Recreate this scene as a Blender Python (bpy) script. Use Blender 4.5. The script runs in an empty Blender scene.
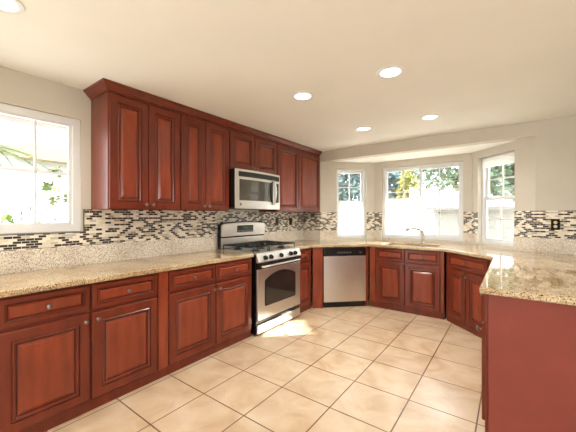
import bpy, bmesh, math, random
from mathutils import Vector, Matrix
C = bpy.context.scene.collection
PI = math.pi
random.seed(7)

# ------------------------------------------------------------------ camera
cam = bpy.data.cameras.new('camera'); co = bpy.data.objects.new('camera', cam); C.objects.link(co)
co.location = (2.935, 0, 1.3349); co.rotation_euler = (PI/2, 0, 0.63754)
cam.sensor_width = 36; cam.lens = 302.19*36/576; cam.shift_y = -0.66/576; cam.clip_start = .02
S = bpy.context.scene
S.camera = co
# ------------------------------------------------------------------ world, sun, exposure
w = bpy.data.worlds.new('sky'); S.world = w; w.use_nodes = True
bg = w.node_tree.nodes['Background']
bg.inputs[0].default_value = (.89, .945, 1, 1); bg.inputs[1].default_value = 7.0
sun = bpy.data.lights.new('sun', 'SUN'); so = bpy.data.objects.new('sun', sun); C.objects.link(so)
sun.energy = 15; sun.angle = .009; sun.color = (1, .93, .82)
so.rotation_euler = Vector((-.715, -.70, -.625)).to_track_quat('-Z', 'Y').to_euler()
so.location = (6, 8, 7)
S.view_settings.view_transform = 'Standard'; S.view_settings.look = 'None'
S.view_settings.exposure = 0.68; S.view_settings.gamma = 1
CAN_W = 7.0
CAN_COL = (1, .93, .82)

# ------------------------------------------------------------------ materials
def srgb(r, g, b):
    f = lambda c: (c/255/12.92) if c/255 <= .04045 else ((c/255+.055)/1.055)**2.4
    return (f(r), f(g), f(b), 1)
def mat(name, col, rough=.5, metal=0, coat=0, spec=.5):
    m = bpy.data.materials.new(name); m.use_nodes = True
    b = m.node_tree.nodes['Principled BSDF']
    b.inputs['Base Color'].default_value = col; b.inputs['Roughness'].default_value = rough
    b.inputs['Metallic'].default_value = metal; b.inputs['Coat Weight'].default_value = coat
    b.inputs['Specular IOR Level'].default_value = spec
    b.inputs['Coat Roughness'].default_value = .12
    if coat: b.inputs['Specular IOR Level'].default_value = .25
    return m
def N(m, t, **kw):
    n = m.node_tree.nodes.new(t)
    for k, v in kw.items(): setattr(n, k, v)
    return n
def L(m, a, b): m.node_tree.links.new(a, b)
def BS(m): return m.node_tree.nodes['Principled BSDF']
def ramp(m, stops, interp='LINEAR'):
    r = N(m, 'ShaderNodeValToRGB'); e = r.color_ramp; e.interpolation = interp
    while len(e.elements) < len(stops): e.elements.new(.5)
    for el, (p, c) in zip(e.elements, stops): el.position = p; el.color = c
    return r
def noise_mat(name, c1, c2, scale, rough=.6, stretch=(1, 1, 1), lo=.35, hi=.65, detail=4, coat=0, bump=0, metal=0):
    m = mat(name, c1, rough, metal, coat)
    tc = N(m, 'ShaderNodeTexCoord'); mp = N(m, 'ShaderNodeMapping'); mp.inputs['Scale'].default_value = stretch
    L(m, tc.outputs['Object'], mp.inputs[0])
    n = N(m, 'ShaderNodeTexNoise'); n.inputs['Scale'].default_value = scale; n.inputs['Detail'].default_value = detail
    L(m, mp.outputs[0], n.inputs['Vector'])
    r = ramp(m, [(lo, c1), (hi, c2)]); L(m, n.outputs['Fac'], r.inputs[0]); L(m, r.outputs[0], BS(m).inputs['Base Color'])
    if bump:
        b = N(m, 'ShaderNodeBump'); b.inputs['Strength'].default_value = bump; b.inputs['Distance'].default_value = .002
        L(m, n.outputs['Fac'], b.inputs['Height']); L(m, b.outputs[0], BS(m).inputs['Normal'])
    return m
WOOD = noise_mat('cherry_wood', srgb(88, 32, 18), srgb(124, 50, 30), 4, .33, (4, 4, .9), .2, .8, 5, .4)
WOODD = noise_mat('cherry_wood_panel', srgb(108, 43, 24), srgb(148, 66, 40), 4, .33, (4, 4, .8), .2, .8, 5, .4)
GLAZE = mat('dark_glaze', srgb(58, 18, 10), .45, 0, .2)
ENDP = noise_mat('red_brown_laminate', srgb(126, 55, 43), srgb(134, 59, 46), 6, .5, (1, 1, 1), .3, .7)
WALL = noise_mat('wall_paint', srgb(204, 198, 186), srgb(209, 203, 191), 3, .8)
CEIL = noise_mat('ceiling_paint', srgb(239, 238, 233), srgb(242, 241, 236), 2, .75)
TRIMW = mat('white_vinyl', srgb(226, 228, 230), .35)
STEEL = noise_mat('brushed_steel', srgb(208, 204, 198), srgb(224, 221, 216), 8, .3, (60, 60, 1), .3, .7, 3, 0, 0, .9)
STEELD = mat('dark_steel', srgb(120, 120, 118), .3, .9)
CHROME = mat('chrome', srgb(225, 225, 225), .12, 1)
NICKEL = mat('nickel', srgb(200, 195, 188), .25, 1)
PEWTER = mat('pewter', srgb(128, 120, 112), .3, 1)
BLACK = mat('black_enamel', srgb(18, 18, 19), .25)
IRON = mat('cast_iron', srgb(22, 22, 22), .55)
DGLASS = mat('dark_glass', srgb(38, 36, 34), .06, 0, 0, .8)
MGLASS = mat('microwave_glass', srgb(92, 88, 80), .04, .55, 0, .9)
GREYP = mat('grey_plastic', srgb(88, 90, 92), .4)
DISP = mat('display', srgb(26, 34, 32), .15)
IVORY = mat('ivory_plastic', srgb(226, 208, 150), .4)
SHADE = mat('shade_fabric', srgb(246, 246, 244), .9)
BS(SHADE).inputs['Transmission Weight'].default_value = 0
def shade_translucent(m):
    t = N(m, 'ShaderNodeBsdfTranslucent'); t.inputs[0].default_value = (1, 1, .98, 1)
    x = N(m, 'ShaderNodeMixShader'); x.inputs[0].default_value = .6
    L(m, BS(m).outputs[0], x.inputs[1]); L(m, t.outputs[0], x.inputs[2])
    L(m, x.outputs[0], m.node_tree.nodes['Material Output'].inputs[0])
shade_translucent(SHADE)
def glass():
    m = bpy.data.materials.new('window_glass'); m.use_nodes = True
    nt = m.node_tree; nt.nodes.remove(nt.nodes['Principled BSDF'])
    t = N(m, 'ShaderNodeBsdfTransparent'); g = N(m, 'ShaderNodeBsdfGlossy'); g.inputs['Roughness'].default_value = 0
    t.inputs[0].default_value = (.96, .97, .97, 1)
    x = N(m, 'ShaderNodeMixShader'); x.inputs[0].default_value = .05
    L(m, t.outputs[0], x.inputs[1]); L(m, g.outputs[0], x.inputs[2]); L(m, x.outputs[0], nt.nodes['Material Output'].inputs[0])
    return m
GLASS = glass()
def lamp_mat(strength):
    m = mat('lit_lens', (1, 1, 1, 1), .5)
    BS(m).inputs['Emission Color'].default_value = (1, .97, .9, 1); BS(m).inputs['Emission Strength'].default_value = strength
    return m
LENS = lamp_mat(3.0)
def granite(name, base, dark, light, rough, mid, amt):
    m = mat(name, base, rough, 0, 0, .5)
    tc = N(m, 'ShaderNodeTexCoord')
    v = N(m, 'ShaderNodeTexVoronoi'); v.inputs['Scale'].default_value = 210; L(m, tc.outputs['Object'], v.inputs['Vector'])
    r = ramp(m, [(0, dark), (.08, mid), (.22, base), (.62, base), (.78, light)], 'CONSTANT')
    sp = N(m, 'ShaderNodeSeparateColor'); L(m, v.outputs['Color'], sp.inputs[0]); L(m, sp.outputs[0], r.inputs[0])
    n = N(m, 'ShaderNodeTexNoise'); n.inputs['Scale'].default_value = 4; n.inputs['Detail'].default_value = 8; L(m, tc.outputs['Object'], n.inputs['Vector'])
    r2 = ramp(m, [(.36, srgb(190, 156, 112)), (.60, srgb(255, 250, 242))]); L(m, n.outputs['Fac'], r2.inputs[0])
    mx = N(m, 'ShaderNodeMix', data_type='RGBA', blend_type='MULTIPLY'); mx.inputs[0].default_value = amt
    L(m, r.outputs[0], mx.inputs[6]); L(m, r2.outputs[0], mx.inputs[7]); L(m, mx.outputs[2], BS(m).inputs['Base Color'])
    return m
GRAN = granite('polished_granite', srgb(194, 173, 139), srgb(60, 48, 36), srgb(222, 210, 186), .05, srgb(150, 122, 90), .5)
GRANS = granite('granite_splash', srgb(222, 215, 202), srgb(130, 116, 102), srgb(240, 235, 226), .28, srgb(186, 174, 156), .25)
def mosaic():
    m = mat('mosaic_tile', (1, 1, 1, 1), .38)
    uv = N(m, 'ShaderNodeUVMap'); uv.uv_map = 'UVMap'
    b = N(m, 'ShaderNodeTexBrick'); b.offset = .5; b.squash = 1
    b.inputs['Color1'].default_value = (0, 0, 0, 1); b.inputs['Color2'].default_value = (1, 1, 1, 1); b.inputs['Mortar'].default_value = (.5, .5, .5, 1)
    b.inputs['Scale'].default_value = 1; b.inputs['Mortar Size'].default_value = .0016; b.inputs['Mortar Smooth'].default_value = 0
    b.inputs['Bias'].default_value = 0; b.inputs['Brick Width'].default_value = .050; b.inputs['Row Height'].default_value = .0193
    L(m, uv.outputs[0], b.inputs['Vector'])
    r = ramp(m, [(0, srgb(34, 26, 22)), (.38, srgb(70, 54, 44)), (.47, srgb(170, 152, 126)), (.52, srgb(240, 233, 216)), (.74, srgb(226, 217, 198)), (.88, srgb(196, 190, 180))], 'CONSTANT')
    L(m, b.outputs['Color'], r.inputs[0])
    mx = N(m, 'ShaderNodeMix', data_type='RGBA'); L(m, b.outputs['Fac'], mx.inputs[0])
    L(m, r.outputs[0], mx.inputs[6]); mx.inputs[7].default_value = srgb(224, 217, 203)
    L(m, mx.outputs[2], BS(m).inputs['Base Color'])
    return m
MOSAIC = mosaic()
def floor_mat():
    m = mat('floor_tile', (1, 1, 1, 1), .28)
    tc = N(m, 'ShaderNodeTexCoord'); mp = N(m, 'ShaderNodeMapping'); mp.inputs['Location'].default_value = (-1.082+4*.418, -1.443+12*.416, 0)
    L(m, tc.outputs['Object'], mp.inputs[0])
    b = N(m, 'ShaderNodeTexBrick'); b.offset = 0; b.squash = 1
    b.inputs['Scale'].default_value = 1; b.inputs['Mortar Size'].default_value = .005; b.inputs['Mortar Smooth'].default_value = .3
    b.inputs['Brick Width'].default_value = .418; b.inputs['Row Height'].default_value = .416; b.inputs['Bias'].default_value = 0
    b.inputs['Color1'].default_value = (.90, .90, .90, 1); b.inputs['Color2'].default_value = (1, 1, 1, 1)
    L(m, mp.outputs[0], b.inputs['Vector'])
    n = N(m, 'ShaderNodeTexNoise'); n.inputs['Scale'].default_value = 4.5; n.inputs['Detail'].default_value = 7; n.inputs['Distortion'].default_value = .6
    L(m, tc.outputs['Object'], n.inputs['Vector'])
    r = ramp(m, [(.3, srgb(188, 160, 130)), (.5, srgb(204, 181, 153)), (.7, srgb(213, 195, 171))]); L(m, n.outputs['Fac'], r.inputs[0])
    mu = N(m, 'ShaderNodeMix', data_type='RGBA', blend_type='MULTIPLY'); mu.inputs[0].default_value = 1
    L(m, r.outputs[0], mu.inputs[6]); L(m, b.outputs['Color'], mu.inputs[7])
    mx = N(m, 'ShaderNodeMix', data_type='RGBA'); L(m, b.outputs['Fac'], mx.inputs[0]); L(m, mu.outputs[2], mx.inputs[6]); mx.inputs[7].default_value = srgb(104, 80, 58)
    L(m, mx.outputs[2], BS(m).inputs['Base Color'])
    bp = N(m, 'ShaderNodeBump'); bp.invert = True; bp.inputs['Strength'].default_value = .5; bp.inputs['Distance'].default_value = .003
    L(m, b.outputs['Fac'], bp.inputs['Height']); L(m, bp.outputs[0], BS(m).inputs['Normal'])
    return m
FLOOR = floor_mat()

# ------------------------------------------------------------------ mesh helpers
class MB:
    def __init__(s): s.v = []; s.f = []; s.m = []; s.uv = {}
    def face(s, pts, m=0):
        i = len(s.v); s.v += [tuple(p) for p in pts]; s.f.append(list(range(i, i+len(pts)))); s.m.append(m); return s
    def box(s, x0, x1, y0, y1, z0, z1, m=0):
        i = len(s.v)
        s.v += [(x, y, z) for z in (z0, z1) for (x, y) in ((x0, y0), (x1, y0), (x1, y1), (x0, y1))]
        for q in ((3, 2, 1, 0), (4, 5, 6, 7), (0, 1, 5, 4), (1, 2, 6, 5), (2, 3, 7, 6), (3, 0, 4, 7)):
            s.f.append([i+k for k in q]); s.m.append(m)
        return s
    def prism(s, poly, a, b, axis='z', m=0):
        f = {'z': lambda p, h: (p[0], p[1], h), 'x': lambda p, h: (h, p[0], p[1]), 'y': lambda p, h: (p[0], h, p[1])}[axis]
        n = len(poly); i = len(s.v)
        s.v += [f(p, a) for p in poly] + [f(p, b) for p in poly]
        s.f.append([i+k for k in reversed(range(n))]); s.m.append(m)
        s.f.append([i+n+k for k in range(n)]); s.m.append(m)
        for k in range(n): s.f.append([i+k, i+(k+1) % n, i+n+(k+1) % n, i+n+k]); s.m.append(m)
        return s
    def tube(s, pts, r, n=10, m=0, cap=True):
        pts = [Vector(p) for p in pts]; rs = r if isinstance(r, (list, tuple)) else [r]*len(pts)
        i0 = len(s.v); up = None
        for k, p in enumerate(pts):
            t = (pts[min(k+1, len(pts)-1)]-pts[max(k-1, 0)]).normalized()
            if up is None: up = t.orthogonal().normalized()
            up = (up-t*up.dot(t)).normalized(); sd = t.cross(up)
            for a in range(n):
                q = p+(up*math.cos(2*PI*a/n)+sd*math.sin(2*PI*a/n))*rs[k]; s.v.append(tuple(q))
        for k in range(len(pts)-1):
            for a in range(n):
                s.f.append([i0+k*n+a, i0+k*n+(a+1) % n, i0+(k+1)*n+(a+1) % n, i0+(k+1)*n+a]); s.m.append(m)
        if cap:
            s.f.append([i0+a for a in reversed(range(n))]); s.m.append(m)
            s.f.append([i0+(len(pts)-1)*n+a for a in range(n)]); s.m.append(m)
        return s
    def lathe(s, prof, c=(0, 0, 0), axis='z', n=20, m=0):
        # prof: (radius, height) pairs along axis
        i0 = len(s.v)
        for (r, h) in prof:
            for a in range(n):
                x, y = r*math.cos(2*PI*a/n), r*math.sin(2*PI*a/n)
                p = {'z': (x, y, h), 'y': (x, h, y), 'x': (h, x, y), '-y': (x, -h, y)}[axis]
                s.v.append((c[0]+p[0], c[1]+p[1], c[2]+p[2]))
        for k in range(len(prof)-1):
            for a in range(n):
                s.f.append([i0+k*n+a, i0+k*n+(a+1) % n, i0+(k+1)*n+(a+1) % n, i0+(k+1)*n+a]); s.m.append(m)
        s.f.append([i0+a for a in range(n)]); s.m.append(m)
        s.f.append([i0+(len(prof)-1)*n+a for a in range(n)]); s.m.append(m)
        return s
    def build(s, name, mats, parent=None, bevel=0, smooth=False, uv=None):
        me = bpy.data.meshes.new(name); me.from_pydata(s.v, [], s.f)
        for mm in (mats if isinstance(mats, (list, tuple)) else [mats]): me.materials.append(mm)
        me.polygons.foreach_set('material_index', s.m)
        bm = bmesh.new(); bm.from_mesh(me)
        bmesh.ops.remove_doubles(bm, verts=bm.verts, dist=1e-6)
        bmesh.ops.recalc_face_normals(bm, faces=bm.faces)
        if uv:
            lay = bm.loops.layers.uv.new('UVMap')
            for f in bm.faces:
                for l in f.loops: l[lay].uv = uv(l.vert.co, f)
        bm.to_mesh(me); bm.free()
        if smooth:
            me.polygons.foreach_set('use_smooth', [True]*len(me.polygons))
        o = bpy.data.objects.new(name, me); C.objects.link(o)
        if parent: o.parent = parent
        if bevel:
            b = o.modifiers.new('bevel', 'BEVEL'); b.width = bevel; b.segments = 2; b.limit_method = 'ANGLE'; b.angle_limit = math.radians(40)
        if smooth:
            try: me.set_sharp_from_angle(angle=math.radians(38))
            except Exception: pass
        return o
def tag(o, label, cat, group=None):
    o['label'] = label; o['category'] = cat
    if group: o['group'] = group
    return o
def thing(name, label, cat, loc=(0, 0, 0), rz=0, group=None):
    o = bpy.data.objects.new(name, None); o.empty_display_size = .1; C.objects.link(o)
    o.location = loc; o.rotation_euler = (0, 0, rz)
    return tag(o, label, cat, group)
def struct(o): o['kind'] = 'structure'; return o

# ------------------------------------------------------------------ setting
H = 2.403; T = .14; ZB = 2.24
Q = PI/4
def wall_mb(mb, Lw, z0, z1, holes, x0=0, t=T):
    xs = sorted({x0, Lw} | {h[0] for h in holes} | {h[1] for h in holes})
    for a, b in zip(xs[:-1], xs[1:]):
        hs = sorted([(h[2], h[3]) for h in holes if h[0] <= a+1e-6 and h[1] >= b-1e-6])
        z = z0
        for (p, q) in hs:
            if p > z+1e-5: mb.box(a, b, 0, t, z, p)
            z = q
        if z < z1-1e-5: mb.box(a, b, 0, t, z, z1)
    return mb
def place(o, loc, rz=0): o.location = loc; o.rotation_euler = (0, 0, rz); return o
LWIN = (.02, 1.015, 1.20, 2.145)          # left-wall window: y0,y1,z0,z1
flo = struct(MB().box(-.14, 6.2, -3.4, 5.3, -.1, 0).build('floor', FLOOR))
cei = struct(MB().box(-.14, 6.2, -3.4, 4.55, H, H+.12).build('ceiling', CEIL))
struct(place(wall_mb(MB(), 5.35, 0, H, [(LWIN[0]+.8, LWIN[1]+.8, LWIN[2], LWIN[3])]).build('wall_left', WALL), (0, -.8, 0), PI/2))
struct(place(wall_mb(MB(), 6.2, 0, H, [(.345, 3.149, 0, ZB)]).build('wall_back', WALL), (0, 4.412, 0)))
BL = [.285, .815, .955, 2.128]   # opening on the left bay wall (along it)
BR = [.115, .695, .955, 2.135]
BC = [.135, 1.340, .955, 2.140]
struct(place(wall_mb(MB(), .98, 0, ZB, [BL]).build('wall_bay_left', WALL), (.345, 4.412, 0), Q))
struct(place(wall_mb(MB(), 1.51, 0, ZB, [BC], -.05).build('wall_bay_back', WALL), (1.023, 5.09, 0)))
struct(place(wall_mb(MB(), .96, 0, ZB, [BR], -.02).build('wall_bay_right', WALL), (2.471, 5.09, 0), -Q))
struct(MB().prism([(.2, 4.553), (3.3, 4.553), (2.56, 5.26), (.93, 5.26)], ZB, ZB+.14).build('ceiling_bay', CEIL))

struct(place(wall_mb(MB(), 9.6, 0, H, [(5.5, 7.0, .0, 2.15)]).build('wall_right', WALL), (6.2, 5.3, 0), -PI/2))  # unseen opening added to let fill daylight onto the left side
struct(place(wall_mb(MB(), 6.34, 0, H, []).build('wall_rear', WALL), (6.2, -3.4, 0), PI))
# windows: local x along the wall, y outward, frames set back in the opening
def rect_frame(mb, x0, x1, z0, z1, wd, y0, y1, m=0):
    mb.box(x0, x1, y0, y1, z1-wd, z1, m); mb.box(x0, x1, y0, y1, z0, z0+wd, m)
    mb.box(x0, x0+wd, y0, y1, z0+wd, z1-wd, m); mb.box(x1-wd, x1, y0, y1, z0+wd, z1-wd, m)
def window(name, loc, rz, o, sashes, fw, yb, sill=True):
    r = bpy.data.objects.new(name, None); C.objects.link(r); r.location = loc; r.rotation_euler = (0, 0, rz); struct(r)
    mb = MB(); rect_frame(mb, o[0]+.002, o[1]-.002, o[2]+.002, o[3]-.002, fw, yb, yb+.07); mb.build('window_frame', TRIMW, r, .004)
    for (x0, x1, z0, z1, nx, nz, dy) in sashes:
        m = MB(); rect_frame(m, x0, x1, z0, z1, .032, yb+.014+dy, yb+.044+dy)
        a0, a1, b0, b1 = x0+.032, x1-.032, z0+.032, z1-.032
        for k in range(1, nx):
            x = a0+(a1-a0)*k/nx; m.box(x-.009, x+.009, yb+.022+dy, yb+.036+dy, b0, b1)
        for k in range(1, nz):
            z = b0+(b1-b0)*k/nz; m.box(a0, a1, yb+.022+dy, yb+.036+dy, z-.009, z+.009)
        s = m.build('window_sash', TRIMW, r)
        MB().box(a0-.005, a1+.005, yb+.027+dy, yb+.031+dy, b0-.005, b1+.005).build('window_pane', GLASS, s)
    return r
y0, y1, z0, z1 = LWIN
window('window_1', (0, 0, 0), PI/2, (y0, y1, z0, z1), [(y0+.055, .50, z0+.045, z1-.04, 2, 2, .03), (.47, y1-.05, z0+.045, z1-.04, 2, 2, 0)], .055, .012)
def hung(o, fw=.03):
    zm = (o[2]+o[3])/2+.02
    return [(o[0]+fw, o[1]-fw, zm-.02, o[3]-fw, 2, 2, .03), (o[0]+fw, o[1]-fw, o[2]+fw, zm+.02, 2, 2, 0)]
window('window_2', (.345, 4.412, 0), Q, BL, hung(BL), .03, .05)
xm = (BC[0]+BC[1])/2
window('window_3', (1.023, 5.09, 0), 0, BC, [(BC[0]+.035, xm+.02, BC[2]+.05, BC[3]-.04, 2, 3, .03), (xm-.02, BC[1]-.035, BC[2]+.05, BC[3]-.04, 2, 3, 0)], .05, .035)
window('window_4', (2.471, 5.09, 0), -Q, BR, hung(BR), .03, .06)

# backsplashes: strips that follow the wall, laid out as (x,y) paths
def strip(name, label, cat, path, z0, z1, t, material, seg=None):
    """a slab of thickness t on the room side of a path walked with the wall on the left-hand side"""
    P = [Vector(p) for p in path]; n = len(P); off = []
    for i in range(n):
        ds = []
        if i > 0: ds.append((P[i]-P[i-1]).normalized())
        if i < n-1: ds.append((P[i+1]-P[i]).normalized())
        ns = [Vector((d.y, -d.x)) for d in ds]
        a = sum(ns, Vector((0, 0))).normalized(); k = 1/max(.3, a.dot(ns[0])); off.append(P[i]+a*k*t)
    mb = MB(); run = [0]
    for i in range(n-1): run.append(run[-1]+(P[i+1]-P[i]).length)
    zz = z0 if isinstance(z0, (list, tuple)) else [z0]*n
    for i in (range(n-1) if seg is None else [seg]):
        za = z0; zb = z1
        mb.prism([tuple(P[i]+(P[i+1]-P[i]).normalized()*0), tuple(off[i]), tuple(off[i+1]), tuple(P[i+1])], za, zb)
    def uv(co, f):
        c = f.calc_center_median()
        best = min(range(n-1), key=lambda i: abs((c.xy-P[i]).cross(((P[i+1]-P[i]).normalized())) if False else abs((c.xy-P[i]).dot(Vector(((P[i+1]-P[i]).normalized().y, -(P[i+1]-P[i]).normalized().x)))-t) + (0 if -1e-3 <= (c.xy-P[i]).dot((P[i+1]-P[i]).normalized()) <= (P[i+1]-P[i]).length+1e-3 else 9)))
        d = (P[best+1]-P[best]).normalized()
        return (run[best]+(co.xy-P[best]).dot(d)+.3, co.z-.004)
    o = mb.build(name, material, uv=uv)
    return tag(o, label, cat)
ZG, ZT = 1.078, 1.386
c2 = math.sqrt(.5)
def onL(s): return (.345+s*c2, 4.412+s*c2)
def onC(s): return (1.023+s, 5.09)
def onR(s): return (2.471+s*c2, 5.09-s*c2)
e = .0005
# left wall (mosaic is cut round the window)
mb = MB(); mb.box(0, .009, -.05, 1.035, ZG, LWIN[2]-.008); mb.box(0, .009, 1.035, 4.41, ZG, ZT)
o = mb.build('mosaic_backsplash', MOSAIC, uv=lambda co, f: (co.y+.3, co.z-.004))
tag(o, 'long mosaic tile backsplash running along the left wall behind the range', 'backsplash')
me = MB().box(0, .011, 1.028, 1.036, LWIN[2]-.008, ZT+.002).box(0, .011, -.05, 1.036, LWIN[2]-.010, LWIN[2]-.002).build('tile_edging', STEELD, o)
strip('mosaic_backsplash', 'short mosaic tile backsplash facing the room in the wall corner right of the range', 'backsplash', [(.0095, 4.412), (.345, 4.412), onL(BL[0]-.003)], ZG, ZT, .009, MOSAIC, 0)
strip('mosaic_backsplash', 'mosaic tile backsplash directly left of the left angled bay window', 'backsplash', [(.0095, 4.412), (.345, 4.412), onL(BL[0]-.003)], ZG, ZT, .009, MOSAIC, 1)
strip('mosaic_backsplash', 'mosaic tile backsplash between the left and the middle bay windows', 'backsplash', [onL(BL[1]+.003), onL(.959), onC(BC[0]-.003)], ZG, ZT, .009, MOSAIC)
strip('mosaic_backsplash', 'small mosaic tile backsplash between the middle and right bay windows', 'backsplash', [onC(BC[1]+.003), onC(1.448), onR(BR[0]-.003)], ZG, ZT, .009, MOSAIC)
strip('mosaic_backsplash', 'mosaic tile backsplash directly right of the right angled bay window', 'backsplash', [onR(BR[1]+.003), onR(.959), (4.2, 4.412)], ZG, ZT, .009, MOSAIC, 0)
strip('mosaic_backsplash', 'mosaic tile backsplash at far right around the black outlet', 'backsplash', [onR(BR[1]+.003), onR(.959), (4.2, 4.412)], ZG, ZT, .009, MOSAIC, 1)
Z0 = .9145
o = MB().box(0, .02, -.05, 2.44, Z0, ZG).box(0, .02, 3.31, 4.41, Z0, ZG).build('granite_splash', GRANS); tag(o, 'long granite splash strip along the left wall under the mosaic', 'backsplash')
strip('granite_splash', 'short granite splash strip facing the room in the wall corner right of the range', 'backsplash', [(.0205, 4.412), (.345, 4.412), onL(BL[0]-.003)], Z0, ZG, .02, GRANS, 0)
strip('granite_splash', 'granite splash strip directly left of the left angled bay window', 'backsplash', [(.0205, 4.412), (.345, 4.412), onL(BL[0]-.003)], Z0, ZG, .02, GRANS, 1)
strip('granite_splash', 'granite splash strip between the left and the middle bay windows', 'backsplash', [onL(BL[1]+.003), onL(.959), onC(BC[0]-.003)], Z0, ZG, .02, GRANS)
strip('granite_splash', 'granite splash strip between the middle and the right bay windows', 'backsplash', [onC(BC[1]+.003), onC(1.448), onR(BR[0]-.003)], Z0, ZG, .02, GRANS)
strip('granite_splash', 'granite splash strip directly right of the right angled bay window', 'backsplash', [onR(BR[1]+.003), onR(.959), (4.2, 4.412)], Z0, ZG, .02, GRANS, 0)
strip('granite_splash', 'granite splash strip at far right under the black outlet', 'backsplash', [onR(BR[1]+.003), onR(.959), (4.2, 4.412)], Z0, ZG, .02, GRANS, 1)

# ------------------------------------------------------------------ cabinets
def panel_mesh(x0, x1, z0, z1, fw=.058, t=.02, flat=False, y=0):
    """raised-panel front: rings (inset, depth, material of the ring that ENDS here) 0 wood 1 glaze 2 panel"""
    W, Hh = x1-x0, z1-z0; fw = min(fw, W*.26, Hh*.26); k = min(1, fw/.058)
    if min(W, Hh) < .22: k = min(k, .62)
    R = [(0, 0, 0), (0, -t+.005, 0), (.005, -t, 0), (fw, -t, 0), (fw+.003*k, -t+.005, 1), (fw+.005*k, -t+.005, 0), (fw+.012*k, -t-.001, 0), (fw+.020*k, -t+.003, 0),
         (fw+.025*k, -t+.011, 0), (fw+.031*k, -t+.011, 1), (fw+.050*k, -t+.002, 2)]
    mb = MB(); rings = []
    for (i, d, m) in R: rings.append([(x0+i, y+d, z0+i), (x1-i, y+d, z0+i), (x1-i, y+d, z1-i), (x0+i, y+d, z1-i)])
    for a in range(len(R)-1):
        for q in range(4):
            mb.face([rings[a][q], rings[a][(q+1) % 4], rings[a+1][(q+1) % 4], rings[a+1][q]], R[a+1][2])
    mb.face(rings[-1], 2); mb.face(rings[0], 0)
    return mb
WM = [WOOD, GLAZE, WOODD]
def knob_mb(x, z, y=-.02):
    return MB().lathe([(.006, 0), (.005, .010), (.006, .014), (.0135, .018), (.0155, .023), (.013, .028), (.006, .031)], (x, y, z), '-y', 14)
def door(par, x0, x1, z0, z1, kx=None, kz=None, name='door', fw=.058):
    d = panel_mesh(x0, x1, z0, z1, fw).build(name, WM, par)
    if kx is not None: knob_mb(kx, kz).build('knob', PEWTER, d, smooth=True)
    return d
ZC = .874
def base_cab(label, loc, rz, Wd, doors, drawers, depth=.60, fill=(), z_door=(.085, .672), z_dr=(.694, .862), group=None):
    r = thing('base_cabinet', label, 'cabinet', loc, rz, group)
    m = MB(); m.box(0, Wd, .0005, .0205, .072, ZC)                 # face frame
    m.box(0, .018, .0205, depth, .0, ZC); m.box(Wd-.018, Wd, .0205, depth, 0, ZC); m.box(.018, Wd-.018, depth-.012, depth, .0, ZC); m.box(.018, Wd-.018, .0205, depth-.012, .072, .09)
    m.build('carcass', WOOD, r)
    MB().box(0, Wd, .004, .018, .001, .0715).build('toe_kick', GLAZE if False else WOOD, r)
    for (a, b, kx) in doors: door(r, a, b, *z_door, kx, z_door[1]-.045)
    for (a, b) in drawers: door(r, a, b, *z_dr, (a+b)/2 if b-a > 0 else None, (z_dr[0]+z_dr[1])/2, 'drawer_front', .03)
    for (a, b) in fill: MB().box(a, b, -.018, 0, .085, .868).build('filler_strip', WOODD, r)
    return r
XF = .625
# left run (local x -> +y)
base_cab('single-door base cabinet nearest the camera, under the left window', (XF, .375, 0), PI/2, .478, [(.010, .470, .440)], [(.010, .470)])
base_cab('single-door base cabinet second from the camera, left of the red filler strip', (XF, .855, 0), PI/2, .570, [(.004, .476, .034)], [(.004, .476)], fill=[(.482, .568)])
base_cab('two-door base cabinet with two drawers, left of the range', (XF, 1.427, 0), PI/2, 1.008, [(.008, .497, .467), (.507, .998, .537)], [(.008, .497), (.507, .998)])
base_cab('narrow base cabinet squeezed between the range and the dishwasher', (XF, 3.312, 0), PI/2, .352, [(.006, .332, .04)], [(.006, .332)])
# dishwasher run: y = x + 3.03
def onD(s, n=0): return (.65+s*c2-n*c2, 3.68+s*c2+n*c2)     # n into the run
r = thing('filler_panel', 'narrow red wood filler post left of the dishwasher', 'panel', (*onD(.004, .012), 0), Q)
MB().box(0, .145, 0, .02, .0, ZC).build('panel_face', WOODD, r)
r = thing('filler_panel', 'narrow red wood filler post right of the dishwasher', 'panel', (*onD(.803, .012), 0), Q)
MB().box(0, .031, 0, .02, .0, ZC).build('panel_face', WOODD, r)
# sink base
base_cab('sink base cabinet with two doors below the middle bay window', (1.257, 4.29, 0), 0, .985, [(.095, .494, .465), (.512, .938, .541)], [(.095, .494), (.512, .938)], depth=.58, fill=[(.003, .088), (.945, .983)])
# angled cabinet right: x+y = 6.52
rx, ry = 2.25+.02*c2+.004, 4.27+.02*c2-.004
base_cab('angled two-door base cabinet right of the sink cabinet, half behind the peninsula', (rx, ry, 0), -Q, .745, [(.05, .345, .32), (.357, .665, .382)], [(.05, .665)], depth=.40)
# peninsula (local x -> -y, doors face the room)
pen = thing('peninsula_cabinet', 'peninsula cabinet at right with a plain red-brown end panel', 'cabinet', (2.806, 3.70, 0), -PI/2)
PW = 3.70-2.19
m = MB(); m.box(.0, PW, .0005, .0205, .072, ZC); m.box(0, .018, .0205, .64, 0, ZC); m.box(PW-.018, PW, .0205, .64, 0, ZC); m.box(.018, PW-.018, .622, .64, 0, ZC); m.build('carcass', WOOD, pen)
MB().box(0, PW, .004, .018, .001, .0715).build('toe_kick', WOOD, pen)
MB().box(PW+.0005, PW+.019, .014, .66, .001, ZC-.001).build('end_panel', ENDP, pen, .002)
MB().box(PW+.0005, PW+.024, -.001, .0135, .001, ZC-.001).build('end_stile', WOOD, pen, .002)
h = PW/2
for (a, b, kx) in ((.01, h-.005, h-.035), (h+.005, PW-.004, PW-.035)):
    door(pen, a, b, .085, .672, kx, .63); door(pen, a, b, .69, .853, (a+b)/2, .772, 'drawer_front', .03)

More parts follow.
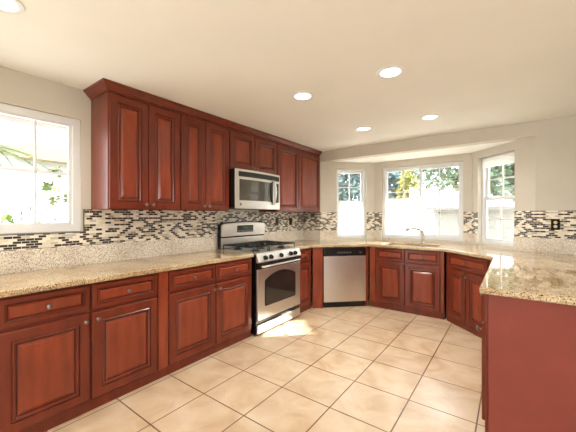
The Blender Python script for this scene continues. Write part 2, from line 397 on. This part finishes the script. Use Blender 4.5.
# ------------------------------------------------------------------ countertops
def slab(name, outer, holes, z0, z1, label):
    bm = bmesh.new(); edges = []
    for loop in [outer]+holes:
        vs = [bm.verts.new((x, y, z1)) for x, y in loop]
        edges += [bm.edges.new((vs[i], vs[(i+1) % len(vs)])) for i in range(len(vs))]
    bmesh.ops.triangle_fill(bm, edges=edges, use_beauty=True)
    bmesh.ops.dissolve_limit(bm, angle_limit=.01, verts=bm.verts, edges=bm.edges) if not holes else None
    ex = bmesh.ops.extrude_face_region(bm, geom=bm.faces[:])
    for v in ex['geom']:
        if isinstance(v, bmesh.types.BMVert): v.co.z = z0
    bmesh.ops.recalc_face_normals(bm, faces=bm.faces)
    me = bpy.data.meshes.new(name); bm.to_mesh(me); bm.free(); me.materials.append(GRAN)
    o = bpy.data.objects.new(name, me); C.objects.link(o)
    b = o.modifiers.new('bevel', 'BEVEL'); b.width = .011; b.segments = 3; b.limit_method = 'ANGLE'; b.angle_limit = math.radians(35)
    return tag(o, label, 'countertop')
ZTOP = .914
slab('countertop', [(.0, .34), (.662, .34), (.662, 2.445), (.0, 2.445)], [], ZC+.0005, ZTOP, 'long speckled granite countertop along the left wall, left of the range')
SK = [(1.42, 4.40), (2.12, 4.40), (2.12, 4.77), (1.42, 4.77)]
slab('countertop', [(.0, 3.305), (.662, 3.305), (.662, 3.664), (1.248, 4.25), (2.242, 4.25), (2.780, 3.712), (2.780, 2.09), (3.62, 2.09), (3.62, 4.411), (3.1485, 4.411), (2.4705, 5.089), (1.0235, 5.089), (.3455, 4.411), (.0, 4.411)],
     [SK], ZC+.0005, ZTOP, 'granite countertop wrapping round the bay and over the peninsula')

# ------------------------------------------------------------------ sink, faucet, soap dispenser
r = thing('sink', 'undermount steel sink sunk into the countertop under the middle window', 'sink', (1.77, 4.585, 0))
mb = MB()
for (a, b) in ((-.362, .01), (.02, .362)):
    mb.box(a, b, -.198, .198, .70, .706); mb.box(a, a+.01, -.198, .198, .706, .872); mb.box(b-.01, b, -.198, .198, .706, .872)
    mb.box(a, b, -.198, -.188, .706, .872); mb.box(a, b, .188, .198, .706, .872)
mb.build('basin', STEEL, r)
for x in (-.17, .19): MB().lathe([(.04, .706), (.04, .709), (.03, .710)], (x, 0, 0)).build('drain', CHROME, r)
r = thing('faucet', 'brushed nickel pull-out faucet standing behind the sink', 'faucet', (1.86, 4.86, ZTOP))
MB().lathe([(.03, 0), (.03, .008), (.022, .014), (.02, .10), (.022, .15), (.024, .17), (.018, .185)], n=18).build('body', NICKEL, r, smooth=True)
MB().tube([(0, 0, .15), (-.04, -.015, .20), (-.09, -.035, .222), (-.15, -.06, .222), (-.19, -.075, .21)], [.016, .015, .014, .014, .014]).build('spout', NICKEL, r, smooth=True)
MB().tube([(-.185, -.073, .213), (-.225, -.09, .195)], [.018, .02]).build('spray_head', STEELD, r, smooth=True)
MB().tube([(0, 0, .18), (.012, 0, .22), (.02, .0, .275)], [.012, .009, .007]).build('lever', NICKEL, r, smooth=True)
r = thing('soap_dispenser', 'small pump soap dispenser on the counter left of the sink', 'soap dispenser', (1.365, 4.84, ZTOP))
MB().lathe([(.017, 0), (.017, .006), (.010, .012), (.010, .05), (.013, .056), (.012, .07)], n=14).build('body', NICKEL, r, smooth=True)
MB().tube([(0, 0, .066), (.0, -.03, .066), (0, -.05, .058)], .005, 8).build('nozzle', NICKEL, r, smooth=True)

# ------------------------------------------------------------------ upper cabinets
XU = .325
def upper(label, y0, y1, zb, split, kz, kxs):
    r = thing('wall_cabinet', label, 'cabinet', (XU, y0, 0), PI/2); W = y1-y0
    m = MB(); m.box(0, W, .0005, .0205, zb, 2.335); m.box(0, .016, .0205, XU-.001, zb, 2.335); m.box(W-.016, W, .0205, XU-.001, zb, 2.335)
    m.box(.016, W-.016, .0205, XU-.001, zb+.012, zb+.028); m.box(.016, W-.016, .0205, XU-.001, 2.32, 2.335); m.box(.016, W-.016, XU-.01, XU-.001, zb, 2.335); m.build('carcass', WOOD, r)
    s = split-y0
    door(r, .006, s-.003, zb+.006, 2.318, s-.030, kz); door(r, s+.003, W-.006, zb+.006, 2.318, s+.030, kz)
    return r
upper('tall two-door wall cabinet at the left end, beside the left window', 1.090, 1.743, 1.386, 1.421, 1.43, 0)
upper('tall two-door wall cabinet left of the microwave', 1.746, 2.378, 1.386, 2.043, 1.43, 0)
upper('short two-door wall cabinet directly above the microwave', 2.382, 3.248, 1.872, 2.80, 1.915, 0)
upper('tall two-door wall cabinet right of the microwave, at the wall corner', 3.252, 4.402, 1.386, 3.772, 1.43, 0)
# crown moulding (mitred return at its left end)
prof = [(0, 2.3355), (.008, 2.3355), (.010, 2.345), (.020, 2.352), (.030, 2.362), (.046, 2.382), (.056, 2.388), (.060, 2.4025), (0, 2.4025)]
mb = MB(); i0 = 0; xf = XU+.001
pts = []
for (d, z) in prof: pts.append([(.0005, 1.090-d, z), (xf+d, 1.090-d, z), (xf+d, 4.405, z)])
n = len(prof)
for k in range(n):
    a, b = pts[k], pts[(k+1) % n]
    mb.face([a[0], a[1], b[1], b[0]]); mb.face([a[1], a[2], b[2], b[1]])
mb.face([p[0] for p in pts]); mb.face([p[2] for p in pts])
tag(mb.build('crown_moulding', WOOD), 'cherry crown moulding along the top of the wall cabinets', 'moulding')

# ------------------------------------------------------------------ range
R = thing('range', 'stainless steel gas range with black grates between base cabinets', 'stove', (.02, 2.875, 0))
hw = .417
MB().box(0.01, .655, -hw, hw, .02, .90).build('body', BLACK, R, .004)
for sx in (.08, .60):
    for sy in (-.36, .36): MB().lathe([(.018, 0), (.018, .02)], (sx, sy, 0), n=10).build('foot', BLACK, R)
def front(mb_fn): pass
MB().box(.657, .676, -hw+.004, hw-.004, .026, .124).build('storage_drawer', STEEL, R, .005)
# oven door with arched window
dr = MB().box(.657, .682, -hw+.004, hw-.004, .172, .735).build('oven_door', STEEL, R, .006)
arch = [(-.275, .335), (-.262, .322), (.262, .322), (.275, .335), (.275, .575), (.268, .592)]+[(.26*(1-2*t/12), .60+.062*(1-(1-2*t/12)**2)) for t in range(0, 13)]+[(-.268, .592), (-.275, .575)]
MB().prism(arch, .6825, .685, 'x').build('oven_window', DGLASS, dr)
arch2 = [(y*1.09, .45+(z-.45)*1.09) for y, z in arch]
MB().prism(arch2, .682, .6835, 'x').build('window_border', BLACK, dr)
hb = MB().tube([(.695, -.36, .765), (.722, -.345, .767), (.726, -.2, .768), (.726, .2, .768), (.722, .345, .767), (.695, .36, .765)], .0115, 10)
MB().box(.657, .688, -hw+.004, hw-.004, .738, .804).build('handle_rail', BLACK, R)
hb.build('oven_handle', STEEL, R, smooth=True)
MB().prism([(.655, .808), (.692, .808), (.692, .822), (.664, .905), (.655, .905)], -hw+.002, hw-.002, 'y').build('control_panel', STEEL, R, .003)
for k, yy in enumerate((-.29, -.19, .0, .19, .29)):
    kb = MB().lathe([(.030, 0), (.030, .006), (.024, .010), (.021, .028), (.016, .031)], (.679, yy, .855), 'x', 16)
    kb.box(.705, .713, yy-.004, yy+.004, .838, .872); kb.build('burner_knob', BLACK, R, smooth=True)
MB().box(.02, .66, -hw, hw, .9005, .916).build('cooktop', STEEL, R, .006)
# burners and grates
for bx in (.20, .49):
    for by in (-.25, .25):
        MB().lathe([(.055, .916), (.055, .922), (.038, .925), (.036, .934), (.02, .936)], (bx, by, 0), n=18).build('burner', IRON, R, smooth=True)
MB().lathe([(.06, .916), (.06, .922), (.04, .925), (.038, .934), (.02, .936)], (.345, 0, 0), n=18).build('burner', IRON, R, smooth=True)
for (a, b) in ((-.40, -.14), (-.13, .13), (.14, .40)):
    g = MB(); zt = .972; c = (a+b)/2
    for yy in (a+.008, b-.008): g.tube([(.10, yy, .917), (.10, yy, zt), (.60, yy, zt), (.60, yy, .917)], .007, 6)
    for xx in (.10, .22, .345, .48, .60): g.tube([(xx, a+.008, zt), (xx, b-.008, zt)], .008, 6)
    g.tube([(.10, c, zt+.003), (.60, c, zt+.003)], .0065, 6)
    for xx in (.2, .49): g.tube([(xx, a+.008, zt+.002), (xx, a+.06, zt+.01), (xx, b-.06, zt+.01), (xx, b-.008, zt+.002)], .006, 6)
    g.build('grate', IRON, R)
# backguard
pf = [(-hw+.01, .916), (hw-.01, .916), (hw-.01, 1.215), (hw-.035, 1.238)]+[((hw-.06)*(1-2*t/8), 1.242+.014*math.sin(t*PI/8)) for t in range(0, 9)]+[(-hw+.035, 1.238), (-hw+.01, 1.215)]
bgd = MB().prism(pf, .012, .055, 'x').build('backguard', BLACK, R, .003)
pf2 = [(-hw+.022, 1.07), (hw-.022, 1.07), (hw-.022, 1.212), (hw-.045, 1.228)]+[((hw-.07)*(1-2*t/8), 1.232+.014*math.sin(t*PI/8)) for t in range(0, 9)]+[(-hw+.045, 1.228), (-hw+.022, 1.212)]
MB().prism(pf2, .055, .085, 'x').build('backguard_face', STEEL, bgd, .006)
MB().box(.055, .066, -hw+.022, hw-.022, .925, 1.052).build('backguard_panel', STEEL, bgd, .002)
cp = MB().box(.085, .088, -.15, .15, 1.115, 1.205).build('control_display', DISP, bgd, .001)
for k in range(6): MB().box(.088, .0895, -.135+k*.047, -.10+k*.047, 1.125, 1.142).build('button', GREYP, cp)
MB().box(.088, .0892, -.06, .06, 1.158, 1.19).build('clock', DGLASS, cp)

# ------------------------------------------------------------------ microwave
VENT = mat('vent_plastic', srgb(52, 54, 56), .6, 0, 0, .2)
MW = thing('microwave', 'stainless steel microwave mounted over the range', 'microwave', (.05, 2.79, 0))
mw = .408; zb, zt = 1.412, 1.868
MB().box(-.038, .372, -mw, mw, zb+.01, zt).build('case', BLACK, MW, .003)
fr = []
nseg = 10
for k in range(nseg+1):
    t = -1+2*k/nseg; fr.append((.372+.030*(1-t*t)+.006, t*mw))
poly = [(.373, mw), (.373, -mw)]+[(x, y) for x, y in fr]
face = MB().prism(poly, zb, zt).build('front_panel', STEEL, MW, .003)
def bow(y): return .378+.030*(1-(y/mw)**2)
def bowed(y0, y1, z0, z1, th, name, m, par, n=8):
    p = [(bow(y0+(y1-y0)*k/n)+th, y0+(y1-y0)*k/n) for k in range(n+1)]
    q = [(bow(y0+(y1-y0)*k/n)-.002, y0+(y1-y0)*k/n) for k in reversed(range(n+1))]
    return MB().prism(p+q, z0, z1).build(name, m, par)
vent = bowed(-mw+.05, mw-.02, 1.782, 1.842, .003, 'vent_grille', VENT, MW)
for k in range(4): bowed(-mw+.045, mw-.025, 1.797+k*.012, 1.801+k*.012, .005, 'louver', BLACK, vent)
bowed(-mw+.06, .20, 1.508, 1.752, .002, 'door_window', MGLASS, MW)
bowed(.275, mw-.03, 1.50, 1.75, .002, 'keypad', DISP, MW)
hy = .235
hd = MB().tube([(bow(hy)-.002, hy, 1.47), (bow(hy)+.028, hy, 1.49), (bow(hy)+.045, hy, 1.56), (bow(hy)+.05, hy, 1.63), (bow(hy)+.045, hy, 1.70), (bow(hy)+.028, hy, 1.765), (bow(hy)-.002, hy, 1.785)], [.012, .014, .017, .018, .017, .014, .012], 10)
hd.build('door_handle', STEEL, MW, smooth=True)
hp = [(hy-.070, 1.63), (hy-.058, 1.70), (hy-.030, 1.76), (hy-.003, 1.775), (hy-.003, 1.485), (hy-.030, 1.50), (hy-.058, 1.56)]
MB().prism([(a, b) for a, b in hp], bow(hy)-.001, bow(hy-.07)+.003, 'x').build('handle_recess', DGLASS, MW)
MB().lathe([(.016, 0), (.016, .002)], (bow(-.33)+.0, -.33, 1.463), 'x', 16).build('badge', GREYP, MW)
MB().box(.03, .36, -.30, .30, zb-.002, zb+.01).build('underside_light', GREYP, MW)

# ------------------------------------------------------------------ dishwasher
D = thing('dishwasher', 'stainless steel dishwasher with black control strip, angled beside the sink', 'dishwasher', (*onD(.156, 0), 0), Q)
DWW = .64
MB().box(.004, DWW-.004, .012, .57, .09, ZC-.004).build('tub', BLACK, D)
MB().box(.003, DWW-.003, -.012, .0115, .085, .745).build('door', STEEL, D, .004)
cpn = MB().box(.003, DWW-.003, -.016, .0115, .749, ZC-.006).build('control_panel', BLACK, D, .004)
MB().box(.01, DWW-.01, -.03, -.016, .852, .866).build('handle_lip', BLACK, cpn, .003)
MB().lathe([(.024, .016), (.024, .022), (.02, .034)], (DWW-.09, 0, .80), '-y', 18).build('dial', CHROME, cpn, smooth=True)
for k in range(5): MB().box(.20+k*.045, .232+k*.045, -.0185, -.016, .79, .806).build('button', GREYP, cpn)
MB().box(.04, .16, -.018, -.016, .775, .83).build('display', DISP, cpn)
MB().box(.006, DWW-.006, .02, .03, .002, .083).build('toe_plate', BLACK, D)

# ------------------------------------------------------------------ outlets
BPLATE = mat('black_plate', srgb(16, 14, 14), .6, 0, 0, .2)
def outlet(label, loc, rz, plate, recep):
    r = thing('wall_outlet', label, 'outlet', loc, rz, None)
    MB().box(-.037, .037, -.006, 0, -.06, .06).build('plate', plate, r, .002)
    for z in (-.022, .022):
        q = MB().lathe([(.0165, .006), (.0165, .0085), (.015, .009)], (0, 0, z), '-y', 16).build('receptacle', recep, r)
        MB().box(-.007, -.0045, -.0096, -.009, z-.005, z+.006).box(.0045, .007, -.0096, -.009, z-.005, z+.006).build('slot', BLACK, q)
    return r
outlet('black outlet with ivory sockets on the mosaic at far right', (3.318, 4.402, 1.235), 0, BPLATE, IVORY)
outlet('black outlet on the mosaic right of the range, nearer the range', (.0095, 3.66, 1.235), PI/2, BLACK, BLACK)
outlet('black outlet on the mosaic right of the range, nearer the wall corner', (.0095, 4.02, 1.235), PI/2, BLACK, BLACK)

# ------------------------------------------------------------------ recessed lights
def can(x, y, label):
    r = thing('recessed_light', label, 'ceiling light', (x, y, H))
    prof = [(.072, -.004), (.078, -.008), (.098, -.006), (.102, -.0005)]
    m = MB(); n = 28
    for k in range(len(prof)-1):
        for a in range(n):
            p = [(prof[k+d][0]*math.cos(2*PI*(a+b)/n), prof[k+d][0]*math.sin(2*PI*(a+b)/n), prof[k+d][1]) for d, b in ((0, 0), (0, 1), (1, 1), (1, 0))]
            m.face(p)
    m.build('trim_ring', TRIMW, r, smooth=True)
    MB().lathe([(.073, -.0005), (.073, -.004), (.05, -.005)], n=28).build('lens', LENS, r)
    l = bpy.data.lights.new('lamp', 'AREA'); l.shape = 'DISK'; l.size = .14; l.energy = CAN_W; l.color = CAN_COL; l.spread = 2.6
    lo = bpy.data.objects.new('lamp', l); C.objects.link(lo); lo.parent = r; lo.location = (0, 0, -.012)
can(.885, .350, 'round recessed ceiling light cut off at the top left corner')
can(2.207, 2.264, 'round recessed ceiling light at right, the largest one shown whole')
can(1.432, 2.253, 'round recessed ceiling light above the range side, near the wall cabinets')
can(1.472, 3.543, 'faint recessed ceiling light nearest the left bay window')
can(2.219, 3.555, 'recessed ceiling light nearest the right end of the bay header')

# ------------------------------------------------------------------ window shades
def shade(label, loc, rz, x0, x1, z0, z1, y):
    r = thing('window_shade', label, 'window shade', loc, rz)
    mb = MB(); n = max(3, int((z1-z0)/.02)); dz = (z1-z0)/n
    for k in range(n):
        za = z0+k*dz; zm = za+dz/2
        for s in (-1, 1):
            mb.face([(x0, y, za), (x1, y, za), (x1, y+s*.007, zm), (x0, y+s*.007, zm)]); mb.face([(x0, y+s*.007, zm), (x1, y+s*.007, zm), (x1, y, za+dz), (x0, y, za+dz)])
    mb.build('pleated_fabric', SHADE, r)
    MB().box(x0, x1, y-.010, y+.010, z1, z1+.014).build('top_rail', TRIMW, r)
    return r
shade('white pleated shade over the lower half of the left angled bay window', (.345, 4.412, 0), Q, BL[0]+.03, BL[1]-.03, .99, 1.575, .036)
shade('white pleated shade over the lower part of the middle window, left sash', (1.023, 5.09, 0), 0, BC[0]+.06, xm-.02, 1.005, 1.605, .018)
shade('white pleated shade drawn up at the top of the right angled window', (2.471, 5.09, 0), -Q, BR[0]+.03, BR[1]-.03, 1.985, 2.11, .046)
#OUTSIDE
# ------------------------------------------------------------------ outside
def leafmat(name, a, b): 
    return noise_mat(name, a, b, 3, .6, (1, 1, 1), .3, .7, 3)
LEAFG = leafmat('green_leaves', srgb(62, 82, 64), srgb(112, 128, 98))
LEAFB = leafmat('blue_green_leaves', srgb(56, 76, 78), srgb(104, 124, 120))
LEAFY = leafmat('yellow_green_leaves', srgb(112, 116, 48), srgb(150, 146, 78))
LEAFP = leafmat('palm_leaves', srgb(48, 70, 12), srgb(84, 104, 28))
BARK = noise_mat('bark', srgb(110, 88, 66), srgb(150, 124, 98), 12, .9, (1, 1, .2))
STUCCO = noise_mat('pale_stucco', srgb(136, 134, 130), srgb(146, 144, 140), 4, .9)
ROOFT = noise_mat('pale_roof_tiles', srgb(112, 110, 108), srgb(130, 127, 124), 8, .9, (1, 6, 6))
BEIGE = mat('beige_fascia', srgb(112, 98, 74), .8)
FENCEW = mat('white_fence_paint', srgb(240, 240, 236), .6)
SOFFIT = mat('soffit_paint', srgb(196, 192, 196), .8)
FLOWER = mat('orange_petals', srgb(214, 120, 20), .6)
GROUND = noise_mat('garden_ground', srgb(196, 188, 170), srgb(216, 208, 192), 2, .95)
struct(MB().box(-20, 20, -8, 24, -.35, -.12).build('floor_garden', GROUND))

def leaves(center, rad, n, size, seed, inner=.35):
    rnd = random.Random(seed); m = MB()
    for _ in range(n):
        d = Vector((rnd.gauss(0, 1), rnd.gauss(0, 1), rnd.gauss(0, 1))).normalized()*(inner+(1-inner)*rnd.random()**.6)
        # lumpy outline
        k = 1+.18*math.sin(5*d.x+seed)*math.cos(4*d.z-seed)
        c = Vector((d.x*rad[0]*k, d.y*rad[1]*k, d.z*rad[2]*k))+Vector(center)
        a = Vector((rnd.gauss(0, 1), rnd.gauss(0, 1), rnd.gauss(0, .6))).normalized(); b = a.orthogonal().normalized()
        b = (b*math.cos(rnd.random()*6)+a.cross(b)*math.sin(rnd.random()*6)).normalized(); s = size*(.6+.8*rnd.random())
        m.face([c-a*s, c+b*s*.45, c+a*s, c-b*s*.45])
    return m
def tree(name, label, x, y, zc, rad, n, size, lm, seed, trunk=.10):
    r = thing(name, label, 'tree' if name.endswith('tree') else 'shrub', (x, y, -.12), 0, None)
    leaves((0, 0, zc), rad, n, size, seed).build('foliage', lm, r)
    m = MB().tube([(0, 0, 0), (.04, .02, zc*.45), (-.03, .03, zc*.8), (0, 0, zc+rad[2]*.3)], [trunk*1.25, trunk, trunk*.8, trunk*.4], 9)
    for k in range(5):
        a = k*1.26+seed; m.tube([(0, .02, zc*.7), (rad[0]*.35*math.cos(a), rad[1]*.35*math.sin(a), zc*.9), (rad[0]*.65*math.cos(a), rad[1]*.65*math.sin(a), zc+rad[2]*.2)], [trunk*.5, trunk*.35, trunk*.15], 6)
    m.build('trunk', BARK, r); return r
tree('garden_tree', 'blue-green tree outside the left angled bay window', -1.9, 9.5, 2.75, (1.0, .9, 1.15), 2200, .11, LEAFB, 3)
tree('garden_tree', 'dark blue-green tree at the left edge of the middle window', -.20, 10.6, 2.6, (.62, .7, 1.3), 1500, .11, LEAFB, 5, .16)
tree('garden_shrub', 'tall yellow-green shrub seen through the middle window, left sash', .50, 9.2, 2.0, (.33, .4, .95), 900, .08, LEAFY, 8, .05)
tree('garden_tree', 'grey-green tree seen through the middle window, right sash', 1.25, 14.6, 3.5, (2.1, 1.0, 1.1), 2600, .12, LEAFG, 11, .12)
tree('garden_tree', 'green tree outside the right angled bay window', 3.30, 8.7, 2.5, (.95, .6, .72), 1500, .11, LEAFG, 14, .12)
# neighbouring house seen through the right sash
nh = thing('neighbour_house', 'pale low house seen through the middle window, right sash', 'house', (2.3, 10.4, -.12), 0)
MB().box(-1.35, 1.6, 0, 2.6, 0, 1.72).build('house_wall', STUCCO, nh)
MB().prism([(-.35, 1.70), (1.3, 2.28), (2.95, 1.70), (2.95, 1.62), (-.35, 1.62)], -1.5, 1.75, 'x').build('roof', ROOFT, nh)
# unseen house block added to keep the low sun off most of the bay
th = thing('neighbour_house', 'unseen house-shaped sun blocker added to the right of the bay', 'house', (6.15, 8.0, -.12), -Q)
MB().box(-2.2, 3.2, 0, 4.0, 0, 4.12).build('house_wall', STUCCO, th)
MB().prism([(-.1, 4.12), (0, 4.60), (2, 5.3), (4, 4.60), (4.1, 4.12)], -2.3, 3.3, 'x').build('roof', ROOFT, th)
# unseen bay eave added to block sun, then eave over the left window
struct(MB().prism([(.35, 4.56), (3.15, 4.56), (3.6, 5.0), (2.9, 5.98), (.6, 5.98), (-.1, 5.0)], 2.385, 2.46).build('trim_bay_sunblock_eave', SOFFIT))
ev = MB().box(-1.15, -.142, -1.2, 4.6, 2.36, 2.44)
for k in range(6): ev.box(-1.12+k*.16, -1.07+k*.16, -1.2, 4.6, 2.335, 2.36)
ev.box(-1.20, -1.15, -1.2, 4.6, 2.29, 2.46)
struct(ev.build('trim_side_eave', SOFFIT))
# garden at the left
lh = thing('neighbour_house', 'white house with a beige roof edge beyond the left window', 'house', (-9.0, 3.6, -.12), 0)
MB().box(-3, 0, -4.2, 4, 0, 3.2).build('house_wall', STUCCO, lh)
MB().prism([(.45, 3.16), (.45, 3.62), (-1.6, 4.2), (-3.5, 3.62), (-3.5, 3.16)], -1.2, 4.3, 'y').build('roof', BEIGE, lh)
fn = thing('picket_fence', 'white picket fence across the garden beyond the left window', 'fence', (-5.2, 0, -.12), 0)
pk = MB()
for k in range(42):
    y = -.6+k*.147; pk.prism([(y, 0), (y+.107, 0), (y+.107, 1.66), (y+.053, 1.72), (y, 1.66)], 0, .02, 'x')
pk.build('pickets', FENCEW, fn)
for z in (.35, 1.25): MB().box(-.045, -.0005, -.6, 5.6, z, z+.08).build('rail', FENCEW, fn)
for y in (-.6, 1.45, 3.5, 5.5): MB().box(-.14, -.046, y, y+.09, 0, 1.75).build('post', FENCEW, fn)
pl = thing('garden_palm', 'small palm with arching fronds outside the left window', 'palm', (-2.2, .55, -.12))
MB().tube([(0, 0, 0), (.03, .02, 1.0), (0, 0, 2.2)], [.11, .09, .08], 10).build('trunk', BARK, pl)
for k in range(9):
    a = k*2*PI/9+.35; d = Vector((math.cos(a), math.sin(a), 0)); sd = Vector((-d.y, d.x, 0)); m = MB()
    pt = lambda t: d*(.95*t)+Vector((0, 0, 2.2+.55*t-.85*t*t))
    m.tube([pt(t/6) for t in range(7)], [.012, .011, .01, .009, .007, .005, .003], 5)
    for j in range(3, 22):
        t = j/22; p = pt(t); ln = .34*math.sin(PI*min(1, t*.9+.12))
        for s in (-1, 1):
            q = p+sd*s*ln*.8+d*ln*.55+Vector((0, 0, -.10*ln)); wv = d*.024
            m.face([p-wv, p+wv, q])
    m.build('frond', LEAFP, pl)
fs = thing('flowering_shrub', 'leggy shrub with orange flowers at the right of the left window', 'shrub', (-1.9, 1.50, -.12))
rnd = random.Random(4); st = MB()
for k in range(9):
    a = k*.7; tip = (.16*math.cos(a), .20*math.sin(a), 1.35+.085*k-.12*(k % 2)); st.tube([(0, 0, 0), (.05*math.cos(a), .05*math.sin(a), .7), tip], [.010, .008, .004], 6)
    st_leaf = leaves(tip, (.07, .08, .08), 12, .05, k+30, .1); i = len(st.v); st.v += st_leaf.v; st.f += [[q+i for q in f] for f in st_leaf.f]; st.m += [1]*len(st_leaf.f)
st.build('stems', [BARK, LEAFP], fs)
for k, (dy, dz) in enumerate(((-.12, 1.78), (.08, 1.62), (.10, 1.40))):
    f = MB()
    for j in range(6):
        a = j*PI/3; f.face([(.02, dy, dz), (.03, dy+.03*math.cos(a-.35), dz+.03*math.sin(a-.35)), (.035, dy+.048*math.cos(a), dz+.048*math.sin(a)), (.03, dy+.03*math.cos(a+.35), dz+.03*math.sin(a+.35))])
    f.build('flower', FLOWER, fs)
gs = tree('garden_shrub', 'low leafy shrub at the bottom left of the left window', -2.6, 1.15, 1.12, (.3, .36, .34), 130, .08, LEAFP, 21, .02)

hg = thing('gap_shade_hedge', 'added hedge standing in for the shade between the white pickets', 'hedge', (-6.0, 2.4, -.12))  # added so the picket gaps read dark, in place of shade
leaves((0, 0, .85), (.35, 3.2, .8), 1500, .13, 40, .2).build('foliage', LEAFG, hg)
MB().tube([(0, -2.8, .25), (0, 2.8, .25)], .05, 6).tube([(0, -1.5, 0), (0, -1.5, .25)], .05, 6).tube([(0, 1.5, 0), (0, 1.5, .25)], .05, 6).build('stem', BARK, hg)
# repeats of one kind share a group
GROUPS = {'recessed_light': 'recessed ceiling lights', 'wall_cabinet': 'cherry wall cabinets', 'base_cabinet': 'cherry base cabinets', 'wall_outlet': 'black wall outlets',
          'window_shade': 'white pleated window shades', 'mosaic_backsplash': 'mosaic backsplash pieces', 'granite_splash': 'granite splash strips', 'filler_panel': 'red filler posts by the dishwasher',
          'garden_tree': 'trees outside the bay', 'garden_shrub': 'garden shrubs', 'neighbour_house': 'houses next door', 'countertop': 'granite countertops'}
for o in C.objects:
    k = o.name.split('.')[0]
    if o.parent is None and k in GROUPS and 'label' in o: o['group'] = GROUPS[k]
